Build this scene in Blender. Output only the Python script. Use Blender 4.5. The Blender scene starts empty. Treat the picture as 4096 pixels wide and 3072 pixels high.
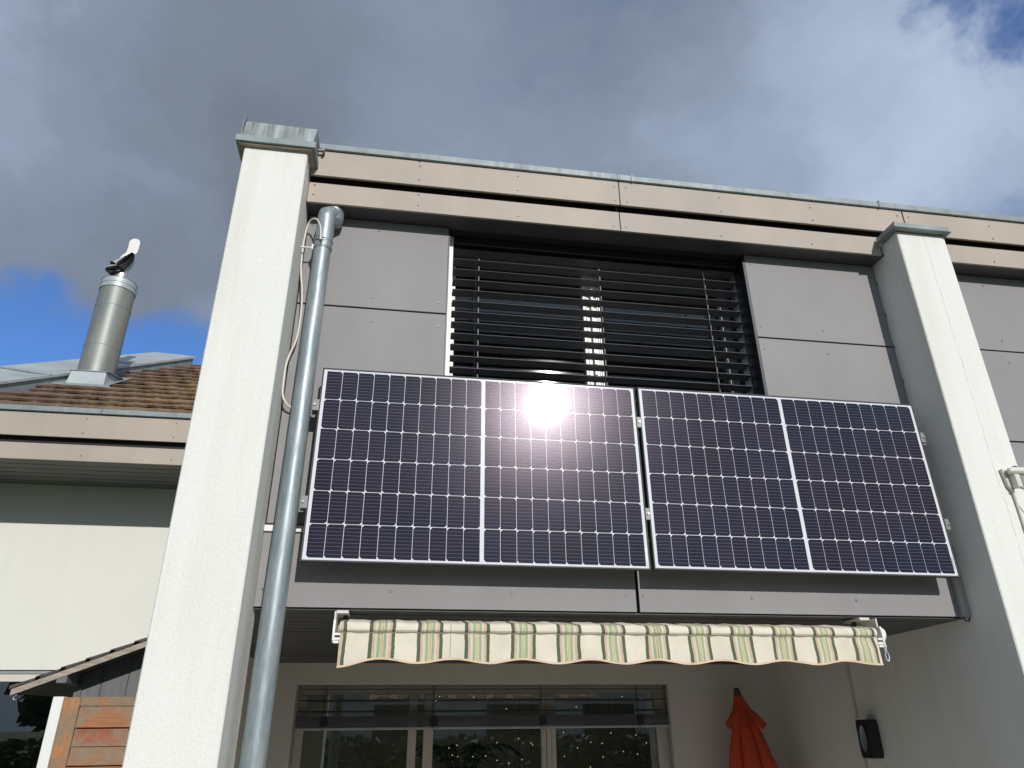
import bpy, bmesh, math, random
from mathutils import Vector, Matrix
random.seed(7)
R = math.radians
C = bpy.context.scene.collection
SC = bpy.context.scene

# ------------------------------------------------------------------ camera
cam_d = bpy.data.cameras.new('camera'); cam = bpy.data.objects.new('camera', cam_d); C.objects.link(cam)
cam_d.sensor_width = 36; cam_d.lens = 25.262; cam_d.clip_start = 0.05; cam_d.clip_end = 1200
cam.matrix_world = Matrix(((0.987656, -0.059864, -0.144745, 0.49802),
                           (-0.156446, -0.422568, -0.892727, -4.05830),
                           (-0.007722, 0.904352, -0.426718, 1.9),
                           (0, 0, 0, 1)))
SC.camera = cam

# ------------------------------------------------------------------ light
SUN = Vector((0.19345, -0.88120, 0.43136)).normalized()
sl = bpy.data.lights.new('sun', 'SUN'); sl.energy = 3.15; sl.angle = R(0.5); sl.color = (1.0, 0.965, 0.91)
so = bpy.data.objects.new('sun', sl); C.objects.link(so)
so.rotation_euler = SUN.to_track_quat('Z', 'Y').to_euler(); so.location = (3, -12, 9)
SC.view_settings.view_transform = 'Standard'; SC.view_settings.look = 'None'
SC.view_settings.exposure = 0.14; SC.view_settings.gamma = 1.0; SC.view_settings.use_curve_mapping = False


class NT:
    """tiny node-tree helper"""
    def __init__(s, nt): s.nt = nt; s.n = nt.nodes; s.l = nt.links
    def put(s, sock, v):
        if isinstance(v, bpy.types.NodeSocket): s.l.new(v, sock)
        elif isinstance(v, (tuple, list)) and len(v) == 3 and sock.type == 'RGBA': sock.default_value = (*v, 1)
        else: sock.default_value = v
    def new(s, t, **kw):
        nd = s.n.new(t)
        for k, v in kw.items(): setattr(nd, k, v)
        return nd
    def math(s, op, a, b=0.0, c=None, clamp=False):
        nd = s.new('ShaderNodeMath', operation=op, use_clamp=clamp)
        s.put(nd.inputs[0], a); s.put(nd.inputs[1], b)
        if c is not None: s.put(nd.inputs[2], c)
        return nd.outputs[0]
    def vmath(s, op, a, b=(0, 0, 0), out=0):
        nd = s.new('ShaderNodeVectorMath', operation=op)
        s.put(nd.inputs[0], a); s.put(nd.inputs[1], b)
        return nd.outputs[out]
    def noise(s, vec, scale=5, detail=4, rough=.5, dist=0, color=False):
        nd = s.new('ShaderNodeTexNoise')
        if vec is not None: s.put(nd.inputs['Vector'], vec)
        nd.inputs['Scale'].default_value = scale; nd.inputs['Detail'].default_value = detail
        nd.inputs['Roughness'].default_value = rough; nd.inputs['Distortion'].default_value = dist
        return nd.outputs['Color'] if color else nd.outputs[0]
    def mapr(s, v, a, b, c=0.0, d=1.0, kind='LINEAR'):
        nd = s.new('ShaderNodeMapRange', interpolation_type=kind)
        s.put(nd.inputs[0], v)
        for i, x in enumerate((a, b, c, d)): s.put(nd.inputs[i + 1], x)
        return nd.outputs[0]
    def mix(s, f, a, b, mode='MIX'):
        nd = s.new('ShaderNodeMix', data_type='RGBA', blend_type=mode)
        s.put(nd.inputs[0], f); s.put(nd.inputs[6], a); s.put(nd.inputs[7], b)
        return nd.outputs[2]
    def ramp(s, v, stops, interp='LINEAR'):
        nd = s.new('ShaderNodeValToRGB'); cr = nd.color_ramp; cr.interpolation = interp
        while len(cr.elements) > 1: cr.elements.remove(cr.elements[-1])
        cr.elements[0].position = stops[0][0]; cr.elements[0].color = (*stops[0][1], 1)
        for p, c in stops[1:]:
            e = cr.elements.new(p); e.color = (*c, 1)
        s.put(nd.inputs[0], v)
        return nd.outputs[0]
    def scale3(s, vec, sc):
        return s.vmath('MULTIPLY', vec, sc)


# world: Nishita sky with broken grey cloud over it
W = bpy.data.worlds.new('World'); SC.world = W; W.use_nodes = True
w = NT(W.node_tree); w.n.clear()
wo = w.new('ShaderNodeOutputWorld'); bg = w.new('ShaderNodeBackground'); w.l.new(bg.outputs[0], wo.inputs[0])
sky = w.new('ShaderNodeTexSky', sky_type='NISHITA'); sky.sun_disc = False
sky.sun_elevation = math.asin(SUN.z); sky.sun_rotation = math.atan2(SUN.x, SUN.y)
sky.altitude = 450; sky.air_density = 1.0; sky.dust_density = 0.4; sky.ozone_density = 2.0
dirv = w.vmath('NORMALIZE', w.new('ShaderNodeTexCoord').outputs['Generated'])
wob = w.vmath('SUBTRACT', w.noise(dirv, 3.2, 6, .6, color=True), (.5, .5, .5))
dirw = w.vmath('NORMALIZE', w.vmath('ADD', dirv, w.vmath('MULTIPLY', wob, (.38, .38, .30))))


def blob(v, r0, r1):
    d = w.vmath('DOT_PRODUCT', dirw, Vector(v).normalized()[:], out=1)
    return w.mapr(d, math.cos(R(r0)), math.cos(R(r1)), 0, 1, 'SMOOTHSTEP')


def total(items):
    acc = None
    for v, r0, r1, k in items:
        t = w.math('MULTIPLY', blob(v, r0, r1), k)
        acc = t if acc is None else w.math('ADD', acc, t)
    return acc


n1 = w.noise(w.vmath('MULTIPLY', dirw, (1, 1, 1.9)), 1.7, 9, .56, .3)
holes = total([((-.47, .80, .375), 9, 2, .50), ((-.30, .86, .385), 8.5, 2, .50), ((.585, .42, .72), 7, 1, .42),
               ((.62, .60, .49), 8, 2, .20), ((-.75, .50, .40), 20, 8, .5)])
dens = w.mapr(w.math('SUBTRACT', w.math('ADD', n1, .26), holes), .30, .72, 0, 1, 'SMOOTHSTEP')
n2 = w.noise(w.vmath('MULTIPLY', dirw, (1, 1, 1.6)), 2.0, 6, .5, .3)
tone = w.math('ADD', w.mapr(n2, .3, .7, 0.10, .58),
              total([((-.32, .75, .57), 17, 3, -.20), ((-.24, .64, .73), 12, 2, -.12), ((-.43, .60, .67), 10, 2, .22),
                     ((.477, .547, .687), 16, 3, .20), ((.62, .48, .63), 15, 3, .21), ((.15, .62, .77), 14, 3, .0),
                     ((.1, -.9, .45), 50, 10, .35)]), clamp=True)
ccol = w.ramp(tone, [(0, (.164, .195, .247)), (.35, (.228, .278, .366)), (.65, (.350, .425, .560)), (1, (.58, .67, .82))])
skyc = w.vmath('MULTIPLY', sky.outputs[0], (.066, .096, .142))
w.put(bg.inputs[0], w.mix(dens, skyc, w.vmath('MULTIPLY', ccol, (1, 1, 1))))
bg.inputs[1].default_value = 1.0


# ------------------------------------------------------------------ object helpers
def wm(o):
    m = Matrix.LocRotScale(o.location, o.rotation_euler, o.scale)
    return wm(o.parent) @ o.matrix_parent_inverse @ m if o.parent else m


def thing(name, label, cat, loc=(0, 0, 0), group=None, kind=None):
    o = bpy.data.objects.new(name, None); C.objects.link(o); o.location = loc; o.empty_display_size = .1
    o['label'] = label; o['category'] = cat
    if group: o['group'] = group
    if kind: o['kind'] = kind
    return o


def tag(o, label=None, cat=None, group=None, kind=None):
    if label: o['label'] = label
    if cat: o['category'] = cat
    if group: o['group'] = group
    if kind: o['kind'] = kind
    return o


def link(name, me, parent=None, loc=(0, 0, 0), label=None):
    o = bpy.data.objects.new(name, me); C.objects.link(o); o.location = loc
    if parent is not None:
        o.parent = parent; o.matrix_parent_inverse = wm(parent).inverted()
    if label: o['label'] = label
    return o


class MB:
    """mesh builder in world coordinates"""
    def __init__(s): s.bm = bmesh.new()
    def box(s, x0, x1, y0, y1, z0, z1, bev=0):
        vs = [s.bm.verts.new(p) for p in ((x0, y0, z0), (x1, y0, z0), (x1, y1, z0), (x0, y1, z0), (x0, y0, z1), (x1, y0, z1), (x1, y1, z1), (x0, y1, z1))]
        fs = [s.bm.faces.new([vs[i] for i in f]) for f in ((3, 2, 1, 0), (4, 5, 6, 7), (0, 1, 5, 4), (1, 2, 6, 5), (2, 3, 7, 6), (3, 0, 4, 7))]
        if bev:
            es = list({e for f in fs for e in f.edges})
            bmesh.ops.bevel(s.bm, geom=es, offset=bev, segments=1, affect='EDGES')
        return s
    def obox(s, m, sx, sy, sz):
        vs = [s.bm.verts.new(m @ Vector((a * sx / 2, b * sy / 2, c * sz / 2))) for a, b, c in ((-1, -1, -1), (1, -1, -1), (1, 1, -1), (-1, 1, -1), (-1, -1, 1), (1, -1, 1), (1, 1, 1), (-1, 1, 1))]
        for f in ((3, 2, 1, 0), (4, 5, 6, 7), (0, 1, 5, 4), (1, 2, 6, 5), (2, 3, 7, 6), (3, 0, 4, 7)): s.bm.faces.new([vs[i] for i in f])
        return s
    def faces(s, verts, faces):
        vs = [s.bm.verts.new(v) for v in verts]
        for f in faces: s.bm.faces.new([vs[i] for i in f])
        return s
    def prism(s, poly, d):
        """poly: list of 3-D points, extruded by vector d"""
        d = Vector(d); a = [s.bm.verts.new(p) for p in poly]; b = [s.bm.verts.new(Vector(p) + d) for p in poly]
        n = len(poly)
        s.bm.faces.new(a); s.bm.faces.new(b[::-1])
        for i in range(n): s.bm.faces.new((a[i], b[i], b[(i + 1) % n], a[(i + 1) % n]))
        return s
    def tube(s, pts, r, n=12, caps=True, r1=None):
        pts = [Vector(p) for p in pts]; rings = []
        t0 = (pts[1] - pts[0]).normalized()
        u = t0.orthogonal().normalized()
        for i, p in enumerate(pts):
            t = (pts[min(i + 1, len(pts) - 1)] - pts[max(i - 1, 0)]).normalized()
            u = (u - t * u.dot(t)).normalized(); v = t.cross(u)
            rr = r if not isinstance(r, (list, tuple)) else r[i]
            rings.append([s.bm.verts.new(p + (u * math.cos(a) + v * math.sin(a)) * rr) for a in [2 * math.pi * k / n for k in range(n)]])
        for a, b in zip(rings, rings[1:]):
            for k in range(n): s.bm.faces.new((a[k], a[(k + 1) % n], b[(k + 1) % n], b[k]))
        if caps: s.bm.faces.new(rings[0][::-1]); s.bm.faces.new(rings[-1])
        return s
    def lathe(s, cx, cy, prof, n=32, f=None):
        rings = []
        for r, z in prof:
            rings.append([s.bm.verts.new((cx + r * math.cos(2 * math.pi * k / n), cy + r * math.sin(2 * math.pi * k / n), z)) for k in range(n)])
        for a, b in zip(rings, rings[1:]):
            for k in range(n): s.bm.faces.new((a[k], a[(k + 1) % n], b[(k + 1) % n], b[k]))
        return s
    def mesh(s, name, mat, smooth=False, normals=True):
        if normals: bmesh.ops.recalc_face_normals(s.bm, faces=s.bm.faces)
        me = bpy.data.meshes.new(name); s.bm.to_mesh(me); s.bm.free()
        if isinstance(mat, (list, tuple)):
            for m_ in mat: me.materials.append(m_)
        else: me.materials.append(mat)
        if smooth:
            me.polygons.foreach_set('use_smooth', [True] * len(me.polygons))
            try: me.set_sharp_from_angle(angle=R(35))
            except Exception: pass
        return me
    def build(s, name, mat, parent=None, smooth=False, label=None, loc=(0, 0, 0), normals=True):
        return link(name, s.mesh(name, mat, smooth, normals), parent, loc, label)


def bx(name, x0, x1, y0, y1, z0, z1, mat, parent=None, bev=0, label=None):
    return MB().box(x0, x1, y0, y1, z0, z1, bev).build(name, mat, parent, label=label)


# ------------------------------------------------------------------ materials
def base(name):
    m = bpy.data.materials.new(name); m.use_nodes = True
    t = NT(m.node_tree); p = m.node_tree.nodes['Principled BSDF']
    co = t.new('ShaderNodeTexCoord').outputs['Object']
    return m, t, p, co


def pm(name, c1, c2=None, scale=3, rough=.6, metal=0, bump=0, bscale=150, bdist=.002, stretch=(1, 1, 1), detail=6, lo=.35, hi=.65,
       spec=.5, coat=0, coat_r=.1, rvar=0, grain=0, gscale=400):
    m, t, p, co = base(name)
    c2 = c2 or c1
    v = t.scale3(co, stretch)
    n = t.noise(v, scale, detail, .6)
    col = t.mix(t.mapr(n, lo, hi), c1, c2)
    if grain:
        g = t.noise(v, gscale, 2, .5)
        col = t.mix(1.0, col, t.mapr(g, .3, .7, 1 - grain, 1 + grain), 'MULTIPLY')
    t.put(p.inputs['Base Color'], col)
    p.inputs['Metallic'].default_value = metal
    p.inputs['Specular IOR Level'].default_value = spec
    if rvar: t.put(p.inputs['Roughness'], t.mapr(t.noise(v, scale * 3, 5), .3, .7, rough - rvar, rough + rvar))
    else: p.inputs['Roughness'].default_value = rough
    if coat: p.inputs['Coat Weight'].default_value = coat; p.inputs['Coat Roughness'].default_value = coat_r
    if bump:
        b = t.new('ShaderNodeBump'); b.inputs['Strength'].default_value = bump; b.inputs['Distance'].default_value = bdist
        t.put(b.inputs['Height'], t.noise(co, bscale, 4, .6)); t.put(p.inputs['Normal'], b.outputs[0])
    return m


def stucco(name, c, stain, amount=.5, bscale=80, bd=.0042):
    m, t, p, co = base(name)
    streak = t.noise(t.scale3(co, (7, 7, .55)), 1.0, 6, .6)
    cloudn = t.noise(co, 1.4, 6, .6)
    f = t.math('MULTIPLY', t.mapr(streak, .45, .75), amount)
    zz = t.new('ShaderNodeSeparateXYZ'); t.put(zz.inputs[0], co)
    run = t.math('MULTIPLY', t.mapr(t.noise(t.scale3(co, (16, 16, .35)), 1.0, 5, .6), .48, .66), t.mapr(zz.outputs[2], 3.7, 5.15, 0, .55))
    f = t.math('ADD', f, t.math('MULTIPLY', run, amount * 1.4), clamp=True)
    col = t.mix(f, c, stain)
    col = t.mix(t.math('MULTIPLY', t.mapr(cloudn, .35, .75), amount * .6), col, tuple(x * .86 for x in c))
    spots = t.mapr(t.noise(co, 26, 3, .6), .70, .78)
    col = t.mix(t.math('MULTIPLY', spots, .3), col, (.42, .34, .22))
    pits = t.new('ShaderNodeTexVoronoi'); pits.inputs['Scale'].default_value = 120
    t.put(pits.inputs['Vector'], t.vmath('ADD', t.scale3(co, (1, 1, .7)), t.scale3(t.noise(co, 40, 2, color=True), (.02, .02, .02))))
    pit = t.mapr(pits.outputs['Distance'], .0, .25)
    col = t.mix(1, col, t.mapr(pit, 0, 1, .88, 1.0), 'MULTIPLY')
    t.put(p.inputs['Base Color'], col); p.inputs['Roughness'].default_value = .95; p.inputs['Specular IOR Level'].default_value = .15
    b = t.new('ShaderNodeBump'); b.inputs['Strength'].default_value = .8; b.inputs['Distance'].default_value = bd
    h = t.math('ADD', t.noise(t.scale3(co, (1, 1, .6)), bscale, 5, .65, .6), t.math('MULTIPLY', pit, .35))
    t.put(b.inputs['Height'], h); t.put(p.inputs['Normal'], b.outputs[0])
    return m


Mt = {}
Mt['stucco'] = stucco('stucco', (.765, .777, .740), (.62, .605, .52), .38)
Mt['stucco_low'] = stucco('stucco_low', (.75, .72, .66), (.64, .61, .55), .25)
Mt['stucco_left'] = stucco('stucco_left', (.69, .69, .635), (.62, .61, .54), .35, 120, .002)
# right pillar has a hairline crack
m, t, p, co = base('stucco_crack')
src = Mt['stucco'].copy(); src.name = 'stucco_cracked'; t = NT(src.node_tree); p = src.node_tree.nodes['Principled BSDF']
co = [n for n in t.n if n.type == 'TEX_COORD'][0].outputs['Object']
old = p.inputs['Base Color'].links[0].from_socket
sep = t.new('ShaderNodeSeparateXYZ'); t.put(sep.inputs[0], co)
wz = t.new('ShaderNodeCombineXYZ'); t.put(wz.inputs[2], sep.outputs[2])
dx = t.math('SUBTRACT', t.math('ADD', sep.outputs[0], t.math('MULTIPLY', t.math('SUBTRACT', t.noise(wz.outputs[0], 2.5, 8, .6), .5), .05)), 4.143)
ln = t.mapr(t.math('ABSOLUTE', dx), .0008, .0035, 1, 0)
ln = t.math('MULTIPLY', ln, t.mapr(t.noise(wz.outputs[0], 9, 4), .35, .6, .1, .55))
ln = t.math('MULTIPLY', ln, t.mapr(sep.outputs[1], -.310, -.300, 1, 0))
t.put(p.inputs['Base Color'], t.mix(ln, old, (.22, .20, .16)))
Mt['stucco_crack'] = src
bpy.data.materials.remove(m)

Mt['clad'] = pm('cladding_board', (.268, .262, .265), (.240, .234, .238), 1.3, .62, stretch=(1.6, 1, .8), bump=.15, bscale=500, bdist=.0004, grain=.05, gscale=600, spec=.35)
Mt['clad_edge'] = pm('dark_membrane', (.02, .02, .022), rough=.8)
Mt['fascia'] = pm('fascia_board', (.430, .368, .305), (.345, .305, .265), 1.1, .55, stretch=(1, 1, .5), grain=.03, gscale=300, spec=.4, lo=.4, hi=.7)
Mt['zinc'] = pm('zinc_sheet', (.27, .315, .32), (.20, .24, .25), 3, .55, .15, rvar=.1, stretch=(3, 3, .6), grain=.05, gscale=60)
Mt['zinc_streak'] = pm('zinc_streaked', (.13, .14, .135), (.40, .45, .46), 2.2, .55, .35, stretch=(9, 9, .35), lo=.38, hi=.72, grain=.12, gscale=40)
Mt['zinc_light'] = pm('zinc_light', (.46, .50, .50), (.36, .41, .42), 2.5, .5, .3, rvar=.1, grain=.05, gscale=50)
Mt['galv'] = pm('galvanised_pipe', (.36, .40, .41), (.21, .265, .295), 5, .47, .4, rvar=.08, stretch=(4, 4, .5), grain=.12, gscale=35)
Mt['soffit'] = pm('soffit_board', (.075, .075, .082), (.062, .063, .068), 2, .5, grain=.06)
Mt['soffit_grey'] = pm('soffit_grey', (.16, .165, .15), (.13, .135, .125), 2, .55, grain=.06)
Mt['dark'] = pm('dark_metal', (.018, .02, .026), (.024, .026, .032), 8, .38, .2)
Mt['slat'] = pm('blind_slat', (.095, .096, .112), (.11, .11, .128), 6, .42, .1)
Mt['alu'] = pm('aluminium', (.56, .57, .57), (.48, .49, .50), 12, .32, .85)
Mt['alu_matt'] = pm('aluminium_matt', (.42, .44, .44), (.36, .38, .38), 10, .45, .6)
Mt['clamp'] = pm('clamp_metal', (.20, .20, .20), rough=.5, metal=.3)
Mt['grey_frame'] = pm('grey_frame', (.26, .26, .26), rough=.5)
Mt['white'] = pm('white_coated', (.80, .80, .78), (.74, .74, .72), 5, .4)
Mt['white_frame'] = pm('white_frame', (.72, .71, .67), (.66, .65, .61), 5, .4)
Mt['beige'] = pm('beige_frame', (.62, .58, .50), (.56, .52, .45), 4, .45)
Mt['offwhite'] = pm('offwhite_plastic', (.66, .64, .57), (.58, .56, .50), 8, .45)
Mt['screw'] = pm('screw_head', (.17, .16, .16), rough=.4, metal=.3)
Mt['black'] = pm('black_plastic', (.012, .012, .013), rough=.35)
Mt['rubber'] = pm('black_rubber', (.01, .01, .01), rough=.6)
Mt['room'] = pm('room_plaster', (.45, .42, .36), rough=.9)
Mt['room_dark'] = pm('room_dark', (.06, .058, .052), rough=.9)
Mt['concrete'] = pm('terrace_concrete', (.56, .51, .44), (.48, .44, .38), 2, .9, bump=.3, bscale=60)
Mt['grass'] = pm('lawn_grass', (.055, .09, .022), (.10, .115, .04), 1.5, .9, bump=.8, bscale=90, bdist=.02)
Mt['hedge'] = pm('hedge_leaves', (.07, .095, .03), (.12, .15, .06), 9, .8, bump=.8, bscale=30, bdist=.03)
Mt['grey_wood'] = pm('grey_painted_wood', (.125, .128, .135), (.155, .158, .163), 3, .75, stretch=(12, 12, .6), grain=.05, gscale=90)
Mt['dark_wood'] = pm('dark_weathered_wood', (.10, .093, .085), (.15, .138, .125), 4, .85, stretch=(1.5, 6, 6), grain=.15, gscale=60)
Mt['pale_wood'] = pm('pale_weathered_wood', (.42, .36, .29), (.24, .205, .17), 4, .85, stretch=(2, 14, 22), grain=.2, gscale=60)
Mt['shingle'] = pm('roof_shingle', (.05, .045, .045), (.085, .075, .072), 12, .9, grain=.2, gscale=120)
Mt['steel'] = pm('stainless_steel', (.72, .70, .68), (.62, .60, .58), 6, .28, .9, stretch=(1, 1, .3))
Mt['soot'] = pm('soot_black', (.006, .006, .006), rough=.7)
Mt['plant'] = pm('palm_leaf', (.03, .05, .02), (.05, .07, .03), 9, .6)
Mt['red'] = pm('red_canvas', (.68, .085, .035), (.56, .06, .025), 4, .85, bump=.3, bscale=500, bdist=.0006, grain=.06, gscale=300)
Mt['grey_cap'] = pm('grey_plastic', (.07, .07, .085), rough=.5)
Mt['lamp_in'] = pm('lamp_reflector', (.38, .42, .42), rough=.35, metal=.4)
Mt['fin'] = pm('white_enamel', (.80, .79, .77), (.74, .71, .67), 3, .55)

# chimney pipe: zinc with rusty run-off on its right-hand side
m, t, p, co = base('chimney_zinc')
sep = t.new('ShaderNodeSeparateXYZ'); t.put(sep.inputs[0], co)
col = t.mix(t.mapr(t.noise(t.scale3(co, (6, 6, .7)), 2.2, 6, .6), .35, .7), (.25, .27, .25), (.165, .185, .175))
rust = t.math('MULTIPLY', t.mapr(sep.outputs[0], -3.17, -3.10), t.mapr(sep.outputs[2], 5.9, 7.1, .15, .9))
rust = t.math('MULTIPLY', rust, t.mapr(t.noise(t.scale3(co, (14, 14, .5)), 1.6, 5), .42, .62))
col = t.mix(rust, col, (.36, .26, .13))
t.put(p.inputs['Base Color'], col); p.inputs['Metallic'].default_value = .3; p.inputs['Roughness'].default_value = .5
Mt['chimney'] = m

# roof tiles with lichen
m, t, p, co = base('clay_tile')
wp = t.new('ShaderNodeNewGeometry').outputs['Position']
rnd = t.new('ShaderNodeObjectInfo').outputs['Random']
col = t.mix(t.mapr(t.noise(wp, 3, 5), .3, .7), (.150, .095, .070), (.095, .066, .058))
col = t.mix(t.math('MULTIPLY', rnd, .8), col, (.165, .095, .065)); col = t.mix(1, col, t.mapr(t.math('FRACT', t.math('MULTIPLY', rnd, 7.3)), 0, 1, .55, 1.25), 'MULTIPLY')
lx = t.new('ShaderNodeSeparateXYZ'); t.put(lx.inputs[0], wp)
lich = t.math('MULTIPLY', t.mapr(t.noise(wp, 14, 6, .7), .44, .62), t.mapr(lx.outputs[0], -3.3, -2.2, .25, 1))
col = t.mix(t.math('MULTIPLY', lich, .75), col, (.32, .22, .07))
sp = t.new('ShaderNodeTexVoronoi'); sp.inputs['Scale'].default_value = 7; t.put(sp.inputs['Vector'], wp)
spm = t.math('MULTIPLY', t.mapr(sp.outputs['Distance'], .10, .16, 1, 0), t.mapr(t.noise(wp, 2.3, 2), .5, .62))
col = t.mix(t.math('MULTIPLY', spm, .8), col, (.50, .45, .33))
t.put(p.inputs['Base Color'], col); p.inputs['Roughness'].default_value = .85
b = t.new('ShaderNodeBump'); b.inputs['Strength'].default_value = .5; b.inputs['Distance'].default_value = .004
t.put(b.inputs['Height'], t.noise(wp, 70, 5)); t.put(p.inputs['Normal'], b.outputs[0])
Mt['tile'] = m

# stained larch boards
def larch(name, stretch, c1=(.38, .145, .045), c2=(.23, .105, .045), grey=(.235, .17, .11)):
    m, t, p, co = base(name)
    wp = t.new('ShaderNodeNewGeometry').outputs['Position']
    v = t.scale3(wp, stretch)
    g = t.noise(v, 9, 7, .65, .8)
    col = t.mix(t.mapr(g, .35, .65), c1, c2)
    big = t.noise(wp, 5.5, 5, .6)
    col = t.mix(t.math('MULTIPLY', t.mapr(big, .40, .56), .88), col, grey)
    fine = t.noise(v, 40, 3, .6)
    col = t.mix(1, col, t.mapr(fine, .3, .7, .78, 1.18), 'MULTIPLY')
    kn = t.new('ShaderNodeTexVoronoi'); kn.inputs['Scale'].default_value = 5.5; t.put(kn.inputs['Vector'], wp)
    col = t.mix(t.mapr(kn.outputs['Distance'], .05, .12, .85, 0), col, (.085, .045, .03))
    t.put(p.inputs['Base Color'], col); p.inputs['Roughness'].default_value = .6
    b = t.new('ShaderNodeBump'); b.inputs['Strength'].default_value = .4; b.inputs['Distance'].default_value = .002
    t.put(b.inputs['Height'], fine); t.put(p.inputs['Normal'], b.outputs[0])
    return m
Mt['larch_h'] = larch('larch_horizontal', (.5, 4, 9))
Mt['larch_red'] = larch('larch_reddish', (.5, 4, 9), (.36, .085, .03), (.20, .075, .035))
Mt['larch_v'] = larch('larch_vertical', (9, 4, .5), (.50, .20, .06), (.36, .15, .05))

# awning fabric, printed stripes repeat every 0.2441 m
def awning_mat():
    m, t, p, co = base('awning_stripes')
    sep = t.new('ShaderNodeSeparateXYZ'); t.put(sep.inputs[0], co)
    wob = t.math('MULTIPLY', t.math('SUBTRACT', t.noise(t.scale3(co, (1.2, 1, 7)), 1.6, 3), .5), .016)
    f = t.math('FRACT', t.math('DIVIDE', t.math('ADD', t.math('SUBTRACT', sep.outputs[0], .385), wob), .2441))
    dg, pe, cr, sg, ye, ol, wh = (.125, .155, .10), (.66, .52, .38), (.74, .69, .55), (.40, .47, .33), (.78, .74, .46), (.27, .22, .04), (.82, .77, .64)
    st = [(0, dg), (.072, pe), (.125, cr), (.175, sg), (.232, ye), (.252, ol), (.259, ye), (.275, ol), (.282, ye), (.302, sg), (.360, cr), (.412, pe), (.465, dg), (.537, wh)]
    col = t.ramp(f, st, 'CONSTANT')
    col = t.mix(1, col, t.mapr(t.noise(co, 9, 5), .3, .7, .92, 1.05), 'MULTIPLY')
    # two sewn seams
    for sx in (.801, 1.918):
        d = t.math('ABSOLUTE', t.math('SUBTRACT', sep.outputs[0], sx))
        col = t.mix(t.mapr(d, .0012, .0022, .7, 0), col, (.22, .17, .12))
    p.inputs['Roughness'].default_value = .9; p.inputs['Specular IOR Level'].default_value = .1
    t.put(p.inputs['Base Color'], col)
    b = t.new('ShaderNodeBump'); b.inputs['Strength'].default_value = .6; b.inputs['Distance'].default_value = .006
    t.put(b.inputs['Height'], t.noise(t.scale3(co, (1, 1, .6)), 9, 3, .5, 1.0)); t.put(p.inputs['Normal'], b.outputs[0])
    tr = t.new('ShaderNodeBsdfTranslucent'); t.put(tr.inputs[0], col)
    mx = t.new('ShaderNodeMixShader'); mx.inputs[0].default_value = .22
    out = m.node_tree.nodes['Material Output']
    t.l.new(p.outputs[0], mx.inputs[1]); t.l.new(tr.outputs[0], mx.inputs[2]); t.l.new(mx.outputs[0], out.inputs[0])
    return m
Mt['awning'] = awning_mat()
Mt['trim'] = pm('awning_trim', (.66, .48, .33), rough=.9)

# window glass: fresnel mirror over a clear pane
def glass(name, tint=(.82, .86, .84), k=1.9, gr=.004):
    m, t, p, co = base(name)
    m.node_tree.nodes.remove(p)
    tr = t.new('ShaderNodeBsdfTransparent'); tr.inputs[0].default_value = (*tint, 1)
    gl = t.new('ShaderNodeBsdfGlossy'); gl.inputs['Roughness'].default_value = gr; gl.inputs[0].default_value = (.93, .95, .95, 1)
    fr = t.new('ShaderNodeFresnel'); fr.inputs[0].default_value = 1.5
    mx = t.new('ShaderNodeMixShader'); t.put(mx.inputs[0], t.math('MULTIPLY', fr.outputs[0], k, clamp=True))
    out = m.node_tree.nodes['Material Output']
    t.l.new(tr.outputs[0], mx.inputs[1]); t.l.new(gl.outputs[0], mx.inputs[2]); t.l.new(mx.outputs[0], out.inputs[0])
    return m
Mt['glass'] = glass('window_glass', k=3.0)
Mt['glass_up'] = glass('upstairs_glass', k=.8, gr=.03)

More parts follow.
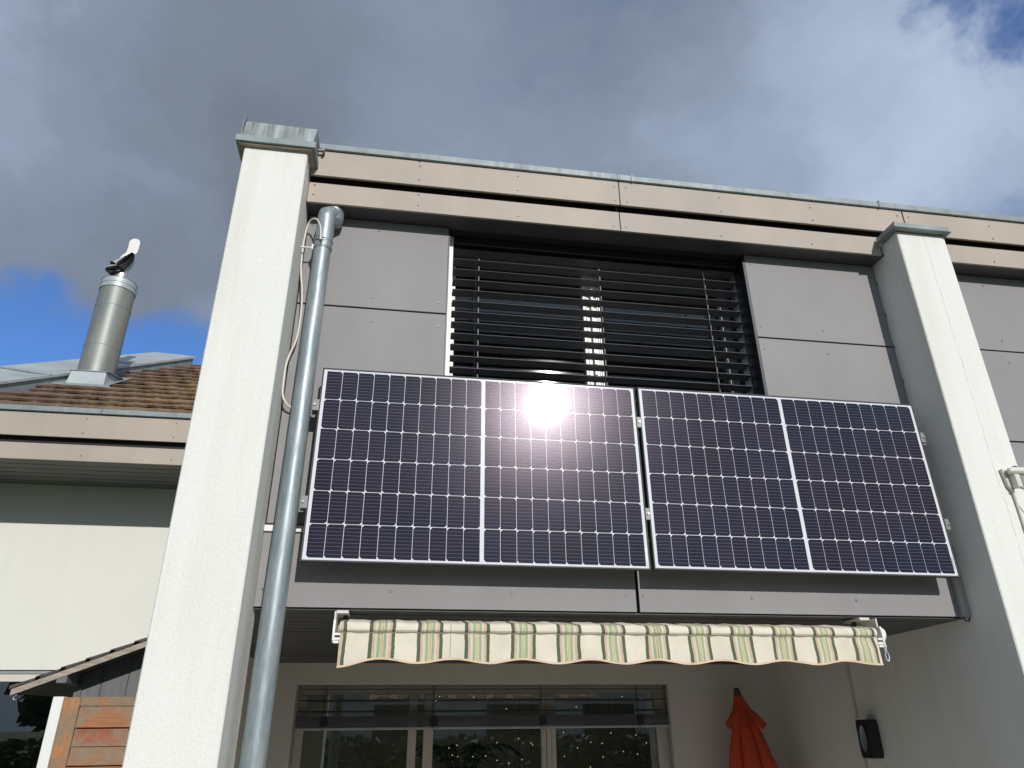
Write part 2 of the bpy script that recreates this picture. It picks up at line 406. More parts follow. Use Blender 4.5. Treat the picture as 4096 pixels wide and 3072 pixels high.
# solar cell under textured glass
def cell_mat(name, backing=False):
    m, t, p, co = base(name)
    gp = t.new('ShaderNodeNewGeometry').outputs['Position']
    if backing:
        t.put(p.inputs['Base Color'], t.mix(t.noise(gp, 20, 3), (.70, .72, .76), (.62, .64, .68)))
    else:
        sep = t.new('ShaderNodeSeparateXYZ'); t.put(sep.inputs[0], co)
        rnd = t.new('ShaderNodeObjectInfo').outputs['Random']
        n = t.noise(gp, 1.15, 3, .5, .4)
        col = t.ramp(n, [(.30, (.005, .005, .010)), (.45, (.006, .008, .021)), (.56, (.015, .009, .020)), (.70, (.006, .005, .010))])
        col = t.mix(1, col, t.mapr(rnd, 0, 1, .8, 1.25), 'MULTIPLY')
        col = t.mix(1, col, t.mapr(t.noise(gp, 350, 2), .3, .7, .7, 1.35), 'MULTIPLY')
        # nine busbar wires across the cell
        fz = t.math('FRACT', t.math('DIVIDE', sep.outputs[2], .0200))
        d = t.math('ABSOLUTE', t.math('SUBTRACT', fz, .5))
        ln = t.mapr(d, .022, .050, 1, 0)
        inx = t.mapr(t.math('ABSOLUTE', sep.outputs[0]), 0.0400, .0410, 1, 0)
        beads = t.mapr(t.math('ABSOLUTE', t.math('SUBTRACT', t.math('FRACT', t.math('DIVIDE', sep.outputs[0], .0128)), .5)), .06, .12, 1.0, .72)
        ln = t.math('MULTIPLY', t.math('MULTIPLY', ln, inx), beads)
        col = t.mix(ln, col, (.20, .195, .225))
        t.put(p.inputs['Base Color'], col)
    p.inputs['Roughness'].default_value = .19
    p.inputs['Specular IOR Level'].default_value = .09 if not backing else .10
    p.inputs['Coat Weight'].default_value = 1.0; p.inputs['Coat IOR'].default_value = 1.45
    p.inputs['Coat Tint'].default_value = (1, 1, 1, 1)
    p.inputs['Coat Roughness'].default_value = .031
    b = t.new('ShaderNodeBump'); b.inputs['Strength'].default_value = .5; b.inputs['Distance'].default_value = .00010
    t.put(b.inputs['Height'], t.noise(gp, 230, 2, .5)); t.put(p.inputs['Coat Normal'], b.outputs[0])
    if not backing:
        b2 = t.new('ShaderNodeBump'); b2.inputs['Strength'].default_value = .6; b2.inputs['Distance'].default_value = .00022
        t.put(b2.inputs['Height'], t.noise(gp, 330, 2, .5)); t.put(p.inputs['Normal'], b2.outputs[0])
        t.put(p.inputs['Specular Tint'], (.95, .80, .95))
    return m
Mt['cell'] = cell_mat('silicon_cell')
Mt['backsheet'] = cell_mat('white_backsheet', True)
Mt['pv_frame'] = pm('panel_frame', (.085, .085, .09), (.065, .065, .07), 8, .65, .0, spec=.15)

m, t, p, co = base('fairy_bulb')
p.inputs['Emission Color'].default_value = (1, .78, .45, 1); p.inputs['Emission Strength'].default_value = 1.4
p.inputs['Base Color'].default_value = (.8, .7, .5, 1)
Mt['bulb'] = m

# ------------------------------------------------------------------ setting: ground
def sheet(name, x0, x1, y0, y1, z, mat):
    return tag(MB().faces([(x0, y0, z), (x1, y0, z), (x1, y1, z), (x0, y1, z)], [(0, 1, 2, 3)]).build(name, mat), kind='structure')
sheet('ground', -400, 400, -400, 400, 0, Mt['grass'])
tag(bx('terrace', -.2, 3.9, -5.2, 2.66, -.1, .05, Mt['concrete'], bev=.01), kind='structure')

# ------------------------------------------------------------------ terraced house
H = thing('terraced_house', 'white rendered terraced house with grey cladding boards between two tall pillars', 'house', (1.8, 0, 0))
YB = 2.69
LPX0, LPX1, RPX0, RPX1 = -.622, -.227, 3.933, 4.317
bx('pillar', LPX0, LPX1, -.315, .10, 0, 5.285, Mt['stucco'], H, .006, 'tall white rendered pillar at the left with a boxed zinc top')
bx('pillar', RPX0, RPX1, -.315, 8, 0, 5.100, Mt['stucco_crack'], H, .006, 'white rendered pillar at the right with a hairline crack')
bx('party_wall', LPX0, LPX1, .1005, 8, 2.46, 5.284, Mt['stucco'], H)
bx('party_wall', LPX0, -.592, .1005, 8, 0, 2.459, Mt['stucco_low'], H)
# ground floor back wall with door opening
OX0, OX1, OZ = -.261, 3.0, 2.206
b = MB(); b.box(-.592, OX0, YB, YB + .3, 0, 2.46); b.box(OX1, RPX0, YB, YB + .3, 0, 2.46); b.box(OX0, OX1, YB, YB + .3, OZ, 2.46)
b.build('recess_wall', Mt['stucco_low'], H)
# storey slab, roof slab, dark membrane behind the boards
bx('floor_slab', LPX1, RPX0, .03, 8, 2.475, 2.84, Mt['clad_edge'], H)
WX0, WX1 = .731, 2.885
b = MB(); b.box(LPX1, WX0, .016, .28, 2.85, 5.4); b.box(WX1, RPX0, .016, .28, 2.85, 5.4); b.box(WX0, WX1, .016, .28, 2.85, 3.20); b.box(WX0, WX1, -.02, .28, 5.012, 5.4)
b.box(RPX1, 8, .016, .28, 0, 5.4)
b.build('wall_membrane', Mt['clad_edge'], H)
bx('roof_slab', -.2, 8, -.06, 8, 5.402, 5.45, Mt['zinc'], H)
bx('rear_wall', LPX1, 8, 7.7, 8, 0, 5.4, Mt['room'], H)
# cladding boards
def board(x0, x1, z0, z1, y=0.0): return bx('cladding_board', x0, x1, y, y + .012, z0, z1, Mt['clad'], H, .0012)
board(-.217, .722, 4.322, 5.005); board(-.217, .722, 2.905, 4.310)
board(2.893, 3.928, 4.322, 5.005); board(2.893, 3.928, 2.905, 4.310)
board(.735, 2.881, 2.905, 3.19)
board(-.224, 1.861, 2.462, 2.852); board(1.880, 3.925, 2.462, 2.852)
for z0, z1 in ((4.355, 5.005), (3.638, 4.344), (2.905, 3.627), (2.2, 2.895)):
    board(4.325, 5.52, z0, z1); board(5.532, 7.9, z0, z1)
bx('floor_trim', -.224, 3.925, -.012, .012, 2.858, 2.893, Mt['white'], H, .002)
# window reveals (dark jamb) and eave soffit
bx('window_jamb', 2.872, 2.892, -.002, .30, 3.2, 5.006, Mt['dark'], H)
bx('window_jamb', .723, .732, -.002, .30, 3.2, 5.006, Mt['dark'], H)
bx('eave_soffit', LPX1, RPX0, -.142, .016, 5.009, 5.022, Mt['soffit'], H)
bx('eave_soffit', RPX1, 8, -.142, .016, 5.009, 5.022, Mt['soffit'], H)
# fascia: upper and lower boards with a dark gap between
for x0, x1 in ((-.222, 1.918), (1.924, 4.166), (4.176, 6.3), (6.31, 8)):
    bx('fascia_board', x0, x1, -.160, -.140, 5.222, 5.432, Mt['fascia'], H, .002)
for x0, x1 in ((-.222, 1.910), (1.916, 3.915), (4.322, 6.3), (6.31, 8)):
    bx('fascia_board', x0, x1, -.144, -.126, 5.008, 5.170, Mt['fascia'], H, .002)
bx('fascia_recess', -.225, 8, -.10, -.06, 5.02, 5.44, Mt['clad_edge'], H)
# zinc verge along the roof edge
for x0, x1, dz in ((-.20, .50, 0), (.50, 2.02, .003), (2.02, 3.98, 0), (3.98, 5.9, .003), (5.9, 8, 0)):
    MB().box(x0, x1 - .003, -.178, -.04, 5.436, 5.484 + dz, .003).build('roof_edge_flashing', Mt['zinc'], H)
    if x0 > 0: bx('flashing_seam', x0 - .006, x0 + .004, -.184, -.04, 5.432, 5.494, Mt['zinc'], H)
# left pillar cap
cap = MB(); cap.box(-.672, -.176, -.362, 8, 5.272, 5.318); cap = cap.build('pillar_cap', Mt['zinc'], H)
bx('cap_underside', -.650, -.198, -.345, 8, 5.262, 5.271, Mt['pale_wood'], cap)
MB().prism([(-.645, -.350, 5.318), (-.195, -.350, 5.318), (-.181, -.334, 5.452), (-.632, -.334, 5.458)], (0, 8.3, 0)).build('cap_box', Mt['zinc_streak'], cap)
MB().prism([(-.652, -.352, 5.30), (-.646, -.352, 5.30), (-.638, -.352, 5.50), (-.640, -.352, 5.50)], (0, .22, 0)).build('cap_fin', Mt['zinc'], cap)
b = MB(); b.box(-.19, -.145, -.20, -.18, 5.40, 5.412); b.box(-.155, -.143, -.215, -.165, 5.39, 5.425); b.build('cap_bracket', Mt['zinc'], cap)
# right pillar cap: rimmed zinc sheet
cap = MB(); cap.box(3.884, 4.318, -.368, -.165, 5.101, 5.138)
cap = cap.build('pillar_cap', Mt['zinc'], H)
MB().prism([(3.878, -.374, 5.099), (3.892, -.374, 5.099), (3.892, -.374, 5.140), (3.884, -.374, 5.140)], (0, .214, 0)).build('cap_edge', Mt['zinc'], cap)
MB().prism([(4.306, -.37, 5.098), (4.335, -.37, 5.094), (4.334, -.37, 5.102), (4.306, -.37, 5.140)], (0, .21, 0)).build('cap_edge', Mt['zinc'], cap)

# screws
sm = MB(); sm.tube([(0, .001, 0), (0, -.0035, 0)], [.0085, .0055], 10); sm = sm.mesh('screw', Mt['screw'], True)
def screws(pts, y):
    for x, z in pts: link('screw', sm, H, (x, y, z))
screws([(2.933, 4.932), (3.404, 4.934), (2.934, 4.405), (3.401, 4.405), (3.872, 4.4), (2.931, 4.226), (3.401, 4.222), (3.874, 4.223), (4.843, 4.435), (4.844, 4.256), (5.3, 4.435),
        (4.84, 4.92), (5.45, 4.256), (.251, 4.93), (.674, 4.925), (.251, 4.40), (.675, 4.397), (.250, 4.223), (.675, 4.22), (-.19, 4.93), (-.19, 4.40), (-.19, 4.223),
        (.481, 2.551), (1.145, 2.551), (1.804, 2.551), (1.905, 2.549), (2.566, 2.548), (3.230, 2.548), (3.893, 2.548), (-.19, 2.551), (4.843, 3.70), (4.843, 3.56)], 0)
screws([(-.197, 5.385), (-.197, 5.28), (.5, 5.387), (.499, 5.267), (1.186, 5.387), (1.186, 5.262), (1.885, 5.385), (1.885, 5.258), (1.974, 5.385), (1.974, 5.257), (2.684, 5.382), (2.684, 5.255),
        (3.404, 5.375), (3.402, 5.255), (4.12, 5.382), (4.215, 5.380), (4.904, 5.372), (4.904, 5.253)], -.160)
screws([(-.186, 5.069), (.502, 5.061), (1.185, 5.051), (1.865, 5.048), (1.955, 5.046), (2.66, 5.047), (3.364, 5.049), (4.86, 5.045), (-.186, 5.150), (.5, 5.150)], -.144)
for z in (4.834, 4.566, 4.302, 4.036): bx('wall_clip', 3.926, 3.946, -.012, 0, z, z + .022, Mt['alu'], H)
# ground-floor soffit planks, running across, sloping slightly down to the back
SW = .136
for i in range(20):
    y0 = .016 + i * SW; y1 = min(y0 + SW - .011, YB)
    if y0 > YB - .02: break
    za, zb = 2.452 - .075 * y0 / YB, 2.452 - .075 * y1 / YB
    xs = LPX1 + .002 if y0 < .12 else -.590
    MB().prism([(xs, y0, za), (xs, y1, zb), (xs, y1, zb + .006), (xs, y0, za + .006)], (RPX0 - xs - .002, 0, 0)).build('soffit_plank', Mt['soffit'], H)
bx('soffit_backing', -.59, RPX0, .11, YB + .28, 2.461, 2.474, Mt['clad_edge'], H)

# upper window
wdw = bx('window', WX0 + .002, WX1 - .015, .30, .36, 3.2, 3.28, Mt['white_frame'], H, label='wide upstairs window behind a dark louvred blind')
bx('frame', WX0 + .002, WX1 - .015, .30, .36, 4.94, 5.02, Mt['white_frame'], wdw)
bx('frame', WX0 + .002, .80, .30, .36, 3.28, 4.94, Mt['white_frame'], wdw)
bx('frame', 2.80, WX1 - .015, .30, .36, 3.28, 4.94, Mt['grey_frame'], wdw)
for i, (x0, x1, dy) in enumerate(((1.735, 1.764, 0), (1.766, 1.786, .008), (1.788, 1.812, -.006), (1.814, 1.834, .008), (1.836, 1.860, 0))):
    bx('mullion', x0, x1, .300 + dy, .36, 3.28, 4.94, Mt['white_frame'], wdw)
bx('pane', .80, 1.735, .335, .341, 3.28, 4.94, Mt['glass_up'], wdw); bx('pane', 1.86, 2.80, .335, .341, 3.28, 4.94, Mt['glass_up'], wdw)
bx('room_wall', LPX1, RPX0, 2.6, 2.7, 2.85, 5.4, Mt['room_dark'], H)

# ground-floor patio door
DY = 2.84
dr = bx('patio_door', OX0 + .002, OX1 - .002, DY, DY + .07, 2.135, OZ + .04, Mt['beige'], H, label='wide beige framed patio door under the balcony')
for x0, x1 in ((OX0 + .002, -.187), (.688, .758), (.821, .902), (2.916, OX1 - .002)): bx('stile', x0, x1, DY, DY + .07, .1, 2.134, Mt['beige'], dr)
for x0, x1, dy in ((1.853, 1.893, 0), (1.897, 1.937, -.008), (1.941, 1.981, 0)): bx('stile', x0, x1, DY + dy, DY + .07, .1, 2.134, Mt['beige'], dr)
bx('sill', OX0 + .002, OX1 - .002, DY, DY + .07, .05, .1, Mt['beige'], dr)
for x0, x1 in ((-.186, .687), (.759, .820), (.903, 1.852), (1.982, 2.915)): bx('pane', x0, x1, DY + .035, DY + .041, .1, 2.134, Mt['glass'], dr)
b = MB(); b.box(-.6, 3.9, 5.6, 5.7, 0, 2.46); b.box(-.62, -.5, 3.0, 5.6, 0, 2.46); b.box(3.85, 3.92, 3.0, 5.6, 0, 2.46); b.box(-.6, 3.9, 3.0, 5.6, -.02, .04); b.box(-.5, 3.85, 3.0, 5.6, 2.42, 2.45)
b.build('room_wall', Mt['room'], H)

# ------------------------------------------------------------------ upstairs blind
def slat_mesh(x0, x1, depth=.08, y0=0.0):
    prof = [(0, -.006), (.004, 0), (.018, .0015), (.04, .004), (.062, .0015), (.076, 0), (.08, .005)]
    b = MB(); a = [b.bm.verts.new((x0, y0 + y, z)) for y, z in prof]; c = [b.bm.verts.new((x1, y0 + y, z)) for y, z in prof]
    a2 = [b.bm.verts.new((x0, y0 + y, z + .0015)) for y, z in prof]; c2 = [b.bm.verts.new((x1, y0 + y, z + .0015)) for y, z in prof]
    n = len(prof)
    for i in range(n - 1):
        b.bm.faces.new((a[i], a[i + 1], c[i + 1], c[i])); b.bm.faces.new((a2[i], c2[i], c2[i + 1], a2[i + 1]))
    b.bm.faces.new((a[0], c[0], c2[0], a2[0])); b.bm.faces.new((a[-1], a2[-1], c2[-1], c[-1]))
    return b.mesh('slat', Mt['slat'], False)
BL = thing('window_blind', 'large dark louvred blind half open over the upstairs window', 'blind', (1.8, .14, 3.2), 'louvred metal blinds outside the windows')
me = slat_mesh(.768, 2.862)
for k in range(20):
    o = link('slat', me, BL, (random.uniform(-.0015, .0015), .100, 4.917 - .0845 * k + random.uniform(-.0015, .0015)))
    o.rotation_euler = (-.185 + random.uniform(-.012, .012), random.uniform(-.0008, .0008), 0)
bx('head_box', .745, 2.870, .085, .20, 4.945, 5.004, Mt['dark'], BL, .004)
bx('guide_rail', .733, .762, .070, .098, 3.2, 4.99, Mt['white'], BL, .002)
bx('guide_rail', .740, .765, .150, .19, 3.2, 4.99, Mt['alu_matt'], BL, .002)
bx('guide_rail', 2.848, 2.871, .135, .19, 3.2, 4.99, Mt['alu'], BL, .002)
for x in (.925, 1.80, 2.60):
    MB().tube([(x, .097, 4.95), (x, .097, 3.25)], .0022, 6).build('cord', Mt['black'], BL)
    MB().tube([(x + .012, .184, 4.95), (x + .012, .184, 3.25)], .0022, 6).build('cord', Mt['black'], BL)
    bx('lift_tape', x + .022, x + .029, .139, .1395, 3.25, 4.95, Mt['grey_cap'], BL)

# ------------------------------------------------------------------ ground-floor blind, mostly raised
BG = thing('door_blind', 'dark louvred blind mostly raised above the patio door with its slats stacked', 'blind', (1.4, 2.75, 1.86), 'louvred metal blinds outside the windows')
me = slat_mesh(-.235, 2.985)
for z in (2.172, 2.086, 1.999): link('slat', me, BG, (0, 2.715, z))
for k in range(16): bx('stacked_slat', -.235, 2.985, 2.713 + .001 * (k % 2), 2.793, 1.8795 + k * .0052, 1.8835 + k * .0052, Mt['slat'], BG)
bx('bottom_rail', -.238, 2.988, 2.712, 2.796, 1.856, 1.8765, Mt['alu'], BG, .003)
for x in (-.03, .885, 1.83, 2.71):
    MB().tube([(x, 2.712, 2.2), (x, 2.712, 1.87)], .0025, 6).build('cord', Mt['black'], BG)
    MB().tube([(x + .016, 2.797, 2.2), (x + .016, 2.797, 1.87)], .0025, 6).build('cord', Mt['black'], BG)
    bx('ladder_clip', x - .018, x + .045, 2.706, 2.712, 1.885, 1.962, Mt['black'], BG)
    MB().tube([(x + .0, 2.706, 1.885), (x + .01, 2.704, 1.855), (x + .03, 2.704, 1.842), (x + .04, 2.706, 1.862)], .0018, 6).build('cord', Mt['black'], BG)
for x in (-.252, 2.994): bx('guide_rail', x - .006, x + .006, 2.72, 2.79, .1, 2.2, Mt['alu_matt'], BG)

# ------------------------------------------------------------------ solar panels
PW, PH = 1.903, 1.134
def cell_mesh(side):
    w, h, c = .0443, .0893, .0120
    if side > 0: pts = [(-w, -h), (w - c, -h), (w, -h + c), (w, h - c), (w - c, h), (-w, h)]
    else: pts = [(w, h), (-w + c, h), (-w, h - c), (-w, -h + c), (-w + c, -h), (w, -h)]
    b = MB(); b.prism([(x, -.0006, z) for x, z in pts], (0, .0009, 0)); return b.mesh('cell', Mt['cell'])
CM = {1: cell_mesh(1), -1: cell_mesh(-1)}
def solar_panel(x0, label, dx=0):
    t = thing('solar_panel', label, 'solar panel', (x0, -.1613, 2.6695), 'solar panels on the balcony front')
    t.rotation_euler = (-.0177, .0022, 0)
    def loc(name, me, l=(0, 0, 0), lab=None):
        o = bpy.data.objects.new(name, me); C.objects.link(o); o.parent = t; o.location = l
        return o
    T = .034; fw = .009
    b = MB(); b.box(fw, PW - fw, -.001, .004, fw, PH - fw); loc('backsheet', b.mesh('backsheet', Mt['backsheet']))
    for x0_, x1_, z0, z1 in ((0, PW, 0, fw), (0, PW, PH - fw, PH), (0, fw, fw, PH - fw), (PW - fw, PW, fw, PH - fw)):
        b = MB(); b.box(x0_ + .0002, x1_ - .0002, -.0045, T, z0 + .0002, z1 - .0002, .0012); loc('frame_bar', b.mesh('frame_bar', Mt['pv_frame']))
    mx, mz = .026, .019; gapc = .021
    pw_ = (PW - 2 * mx - gapc) / 20; ph_ = (PH - 2 * mz) / 6
    for r in range(6):
        for c in range(20):
            x = mx + (c + .5) * pw_ + (gapc if c >= 10 else 0); z = PH - mz - (r + .5) * ph_
            loc('cell', CM[1 if r % 2 == 0 else -1], (x, -.0016, z))
    # printed serial label near the lower right corner
    b = MB(); b.box(PW - .024, PW - .017, -.0020, -.0012, .05, .12); loc('serial_label', b.mesh('serial_label', Mt['alu_matt']))
    return t
solar_panel(.004, 'left solar panel of the two, mirroring the sun as a white glare')
solar_panel(1.925, 'right solar panel of the two, beside the cracked pillar, without the glare')

# rails and clamps behind the panels
RK = thing('mounting_rack', 'aluminium rails and clamps holding both solar panels to the wall', 'mounting rack', (1.9, -.06, 2.9))
for z in (2.985, 3.555):
    b = MB(); b.box(-.035, 3.872, -.112, -.106, z - .022, z + .022); b.box(-.035, 3.882, -.112, -.080, z + .0225, z + .028); b.box(-.035, 3.882, -.112, -.080, z - .028, z - .0225)
    b.build('rail', Mt['alu'], RK)
    for x in (.3, 1.3, 2.4, 3.5): bx('standoff', x - .02, x + .02, -.079, -.001, z - .02, z + .02, Mt['alu'], RK)
bolt = MB(); bolt.tube([(0, 0, 0), (0, -.010, 0)], .0055, 6); bolt = bolt.mesh('bolt', Mt['alu'])
for z in (2.985, 3.560):
    yf = -.1415 - (3.80 - z) * .0177 - .006
    for x0, x1 in ((-.028, .010), (1.902, 1.932), (3.822, 3.852)):
        cl = bx('clamp', x0, x1, yf - .004, -.112, z - .035, z + .035, Mt['clamp'], RK, .002)
        link('bolt', bolt, cl, ((x0 + x1) / 2 + (-.006 if x0 < 0 else .006 if x0 > 3 else 0), yf - .004, z))
b = MB(); b.box(3.893, 3.930, -.052, -.001, 2.455, 2.875)
tag(b.build('cable_duct', Mt['alu_matt']), 'slim grey vertical cable duct below the right solar panel', 'cable duct')
pts = [(3.905, -.03, 2.47)] + [(3.912 + .020 * math.cos(a) - .0, -.03, 2.452 + .020 * math.sin(a)) for a in [R(d) for d in range(190, 361, 20)]] + [(3.93, -.02, 2.475)]
tag(MB().tube(pts, .004, 8).build('cable_loop', Mt['rubber'], smooth=True), 'black cable loop hanging from the end of the grey duct', 'cable')

# ------------------------------------------------------------------ downpipe
DP = thing('downpipe', 'grey zinc downpipe running down beside the left pillar', 'downpipe', (-.1, -.115, 0))
PY = -.118
MB().tube([(-.087, PY, 4.70), (-.093, PY, 3.4), (-.104, PY, 2.2), (-.112, PY, .1)], [.0525, .055, .0605, .0615], 36).build('pipe', Mt['galv'], DP, True)
MB().tube([(-.086, PY, 4.665), (-.0855, PY - .002, 4.86), (-.0860, PY - .004, 4.905)], [.056, .057, .057], 36).build('sleeve', Mt['galv'], DP, True)
el = [(-.0862, PY - .004, 4.90), (-.084, PY - .003, 4.925), (-.066, PY + .022, 4.950), (-.050, PY + .040, 4.965)]
MB().tube(el, [.0572, .0578, .0578, .057], 36).build('elbow', Mt['galv'], DP, True)
MB().tube([(-.045, PY + .034, 4.880), (-.044, PY + .042, 4.905), (-.043, PY + .05, 4.945), (-.043, PY + .05, 5.008)], [.022, .056, .061, .061], 36).build('outlet', Mt['galv'], DP, True)
for z, r in ((4.712, .0605), (4.700, .058), (4.662, .0595), (4.652, .0575)):
    MB().tube([(-.087, PY, z - .006), (-.087, PY, z - .003), (-.087, PY, z + .003), (-.087, PY, z + .006)], [r - .004, r, r, r - .004], 36).build('pipe_ring', Mt['galv'], DP, True)
b = MB(); b.tube([(-.235, -.10, 4.675), (-.150, -.10, 4.676)], .0055, 8); b.box(-.156, -.140, -.115, -.085, 4.655, 4.695)
b.build('wall_bracket', Mt['white'], DP, True)
tie = MB()
for dx_, dz_ in ((-.03, .02), (.03, .012), (-.026, -.012), (.026, -.02), (0, .028), (.012, -.03)):
    tie.tube([(-.098, PY - .064, 4.692), (-.098 + dx_ * .6, PY - .072, 4.692 + dz_), (-.098 + dx_, PY - .066, 4.692 + dz_ * .7)], .0022, 6)
tag(tie.build('cable_tie', Mt['black'], smooth=True), 'black knotted tie fixing the white cable to the downpipe', 'cable tie')
cab = [(-.098, -.185, 4.685), (-.101, -.184, 4.74), (-.112, -.172, 4.80), (-.134, -.148, 4.858), (-.163, -.118, 4.893), (-.193, -.085, 4.896), (-.211, -.065, 4.852),
       (-.2195, -.055, 4.753), (-.218, -.055, 4.626), (-.212, -.055, 4.522), (-.187, -.055, 4.361), (-.176, -.055, 4.20), (-.182, -.055, 4.031), (-.208, -.055, 3.926),
       (-.221, -.06, 3.842), (-.221, -.06, 3.743), (-.217, -.06, 3.656), (-.198, -.058, 3.61), (-.166, -.045, 3.582), (-.10, -.03, 3.572), (-.05, -.05, 3.573), (-.01, -.09, 3.566)]
def smooth_pts(p, n=5):
    p = [Vector(q) for q in p]; out = []
    for i in range(len(p) - 1):
        a, b_, c, d = p[max(i - 1, 0)], p[i], p[i + 1], p[min(i + 2, len(p) - 1)]
        for k in range(n):
            t_ = k / n; out.append(.5 * ((2 * b_) + (c - a) * t_ + (2 * a - 5 * b_ + 4 * c - d) * t_ ** 2 + (3 * b_ - a - 3 * c + d) * t_ ** 3))
    out.append(p[-1]); return out
tag(MB().tube(smooth_pts(cab), .0062, 10).build('power_cable', Mt['offwhite'], smooth=True), 'white power cable looping over and behind the zinc downpipe', 'cable')

# ------------------------------------------------------------------ awning
AW = thing('awning', 'rolled-in awning with green and beige striped scalloped valance', 'awning', (1.7, -.05, 2.45))
AX0, AX1 = .240, 3.218
def vz(x):
    z = 2.188 + .0105 * math.cos(2 * math.pi * (x - .451) / .3645)
    if x < .40: z -= .022 * ((.40 - x) / .16) ** 1.3
    return z
NX = 260; b = MB(); rows = []
for j in range(7):
    f = j / 6; row = []
    for i in range(NX + 1):
        x = AX0 + (AX1 - AX0) * i / NX
        zt, zb = 2.330, vz(x)
        rip = (.009 + .004 * math.sin(x * 2.3)) * f * math.sin(2 * math.pi * x / .3645 + .6 + .5 * math.sin(x * 1.7)) + .004 * f * math.sin(x * 31 + 1.0) + .003 * math.sin(x * 60 + f * 3)
        lean = .010 * f * (x - 1.7) * .5 + .0045 * f * math.sin(x * 9)
        row.append(b.bm.verts.new((x + lean * .4, -.128 - .006 * f + rip, zt + (zb - zt) * f)))
    rows.append(row)
for a, c in zip(rows, rows[1:]):
    for i in range(NX): b.bm.faces.new((a[i], a[i + 1], c[i + 1], c[i]))
bot = [v.co.copy() for v in rows[-1]]
b.build('valance', Mt['awning'], AW, True)
b = MB(); a1 = [b.bm.verts.new(p + Vector((0, -.002, .007))) for p in bot]; a2 = [b.bm.verts.new(p + Vector((0, -.003, -.003))) for p in bot]; a3 = [b.bm.verts.new(p + Vector((0, .002, -.003))) for p in bot]; a4 = [b.bm.verts.new(p + Vector((0, .002, .007))) for p in bot]
for p_, q_ in ((a1, a2), (a2, a3), (a3, a4)):
    for i in range(NX): b.bm.faces.new((p_[i], p_[i + 1], q_[i + 1], q_[i]))
b.build('hem', Mt['trim'], AW)
# fabric over the front bar
prof = [(-.140, 2.328), (-.147, 2.336), (-.148, 2.348), (-.144, 2.362), (-.134, 2.372), (-.118, 2.377), (-.06, 2.386), (.02, 2.40), (.10, 2.415)]
b = MB(); rows = []
for y, z in prof:
    rows.append([b.bm.verts.new((AX0 - .004 + (AX1 - AX0 + .004) * i / 160, y, z + (.0022 * math.sin(i * .55) + .0015 * math.sin(i * 1.3)) * (1 if z > 2.36 else 0))) for i in range(161)])
for a, c in zip(rows, rows[1:]):
    for i in range(160): b.bm.faces.new((a[i], a[i + 1], c[i + 1], c[i]))
b.build('cover_fabric', Mt['awning'], AW, True)
bx('front_bar', AX0 - .012, AX1 + .006, -.136, -.075, 2.322, 2.362, Mt['offwhite'], AW, .006)
MB().tube([(AX0, .10, 2.375), (AX1, .10, 2.375)], .034, 20).build('roller', Mt['awning'], AW, True)
for s, x in ((-1, .206), (1, 3.262)):
    br = MB(); br.box(min(x, x - s * .062), max(x, x - s * .062), -.04, .13, 2.428, 2.444, .002); br.box(x - .005, x + .005, -.10, .10, 2.34, 2.432, .002)
    br = br.build('bracket', Mt['offwhite'], AW)
    MB().tube([(x - s * .045, .05, 2.43), (x - s * .045, .05, 2.40)], .014, 10).build('bolt', Mt['black'], br)
    ec = MB(); prof = [(-.118, 2.385), (-.128, 2.36), (-.132, 2.32), (-.126, 2.285), (-.112, 2.276), (-.096, 2.280), (-.084, 2.31), (-.075, 2.36), (-.085, 2.388)]
    ec.prism([(x - .004, y, z) for y, z in prof], (.011, 0, 0)); ec.build('end_plate', Mt['white'], AW, True)
    b = MB(); b.box(min(x, x - s * .034), max(x, x - s * .034), -.124, -.09, 2.287, 2.300, .002); b.box(min(x, x - s * .030), max(x, x - s * .030), -.122, -.09, 2.272, 2.285, .002)
    b.box(min(x, x - s * .034), max(x, x - s * .034), -.128, -.10, 2.310, 2.322, .002); b.build('fold_arm', Mt['white'], AW)
MB().tube([(3.262, -.07, 2.345), (3.272, -.07, 2.345), (3.300, -.07, 2.345), (3.303, -.07, 2.345)], [.020, .038, .038, .026], 24).build('gear_housing', Mt['white'], AW, True)
b = MB(); b.prism([(3.268, -.105, 2.36), (3.290, -.105, 2.275), (3.262, -.105, 2.275), (3.262, -.105, 2.36)], (0, .02, 0)); b.build('gear_plate', Mt['white'], AW)
b = MB(); b.tube([(3.273, -.105, 2.280), (3.275, -.105, 2.252)], .010, 12)
ring = [(3.2790 + .0105 * math.sin(a), -.105, 2.225 + .025 * math.cos(a)) for a in [2 * math.pi * k / 20 for k in range(21)]]
b.tube(ring, .0048, 8); b.build('crank_eye', Mt['zinc_light'], AW, True)

# ------------------------------------------------------------------ recess: wall lamp, conduit, parasol
LM = thing('wall_lamp', 'black box wall lamp with an oval opening in the shaded recess', 'lamp', (3.93, 1.15, 1.65))
X0 = 3.845
hull = [(X0, 1.085, 1.658), (X0, 1.222, 1.658), (X0, 1.222, 1.903), (X0, 1.085, 1.903)]
b = MB(); el_n = 28; ec_, ez_ = 1.160, 1.780; ry_, rz_ = .036, .085
outer = []
for k in range(el_n):
    a = 2 * math.pi * k / el_n; c_, s_ = math.cos(a), math.sin(a)
    hy, hz = .0675, .1225; kk = min(hy / max(abs(c_), 1e-6), hz / max(abs(s_), 1e-6)); outer.append((X0, 1.1535 + c_ * kk, 1.7805 + s_ * kk))
inner = [(X0, ec_ + ry_ * math.cos(2 * math.pi * k / el_n), ez_ + rz_ * math.sin(2 * math.pi * k / el_n)) for k in range(el_n)]
vo = [b.bm.verts.new(p) for p in outer]; vi = [b.bm.verts.new(p) for p in inner]
for k in range(el_n): b.bm.faces.new((vo[k], vo[(k + 1) % el_n], vi[(k + 1) % el_n], vi[k]))
vb = [b.bm.verts.new((3.93, p[1], p[2])) for p in outer]
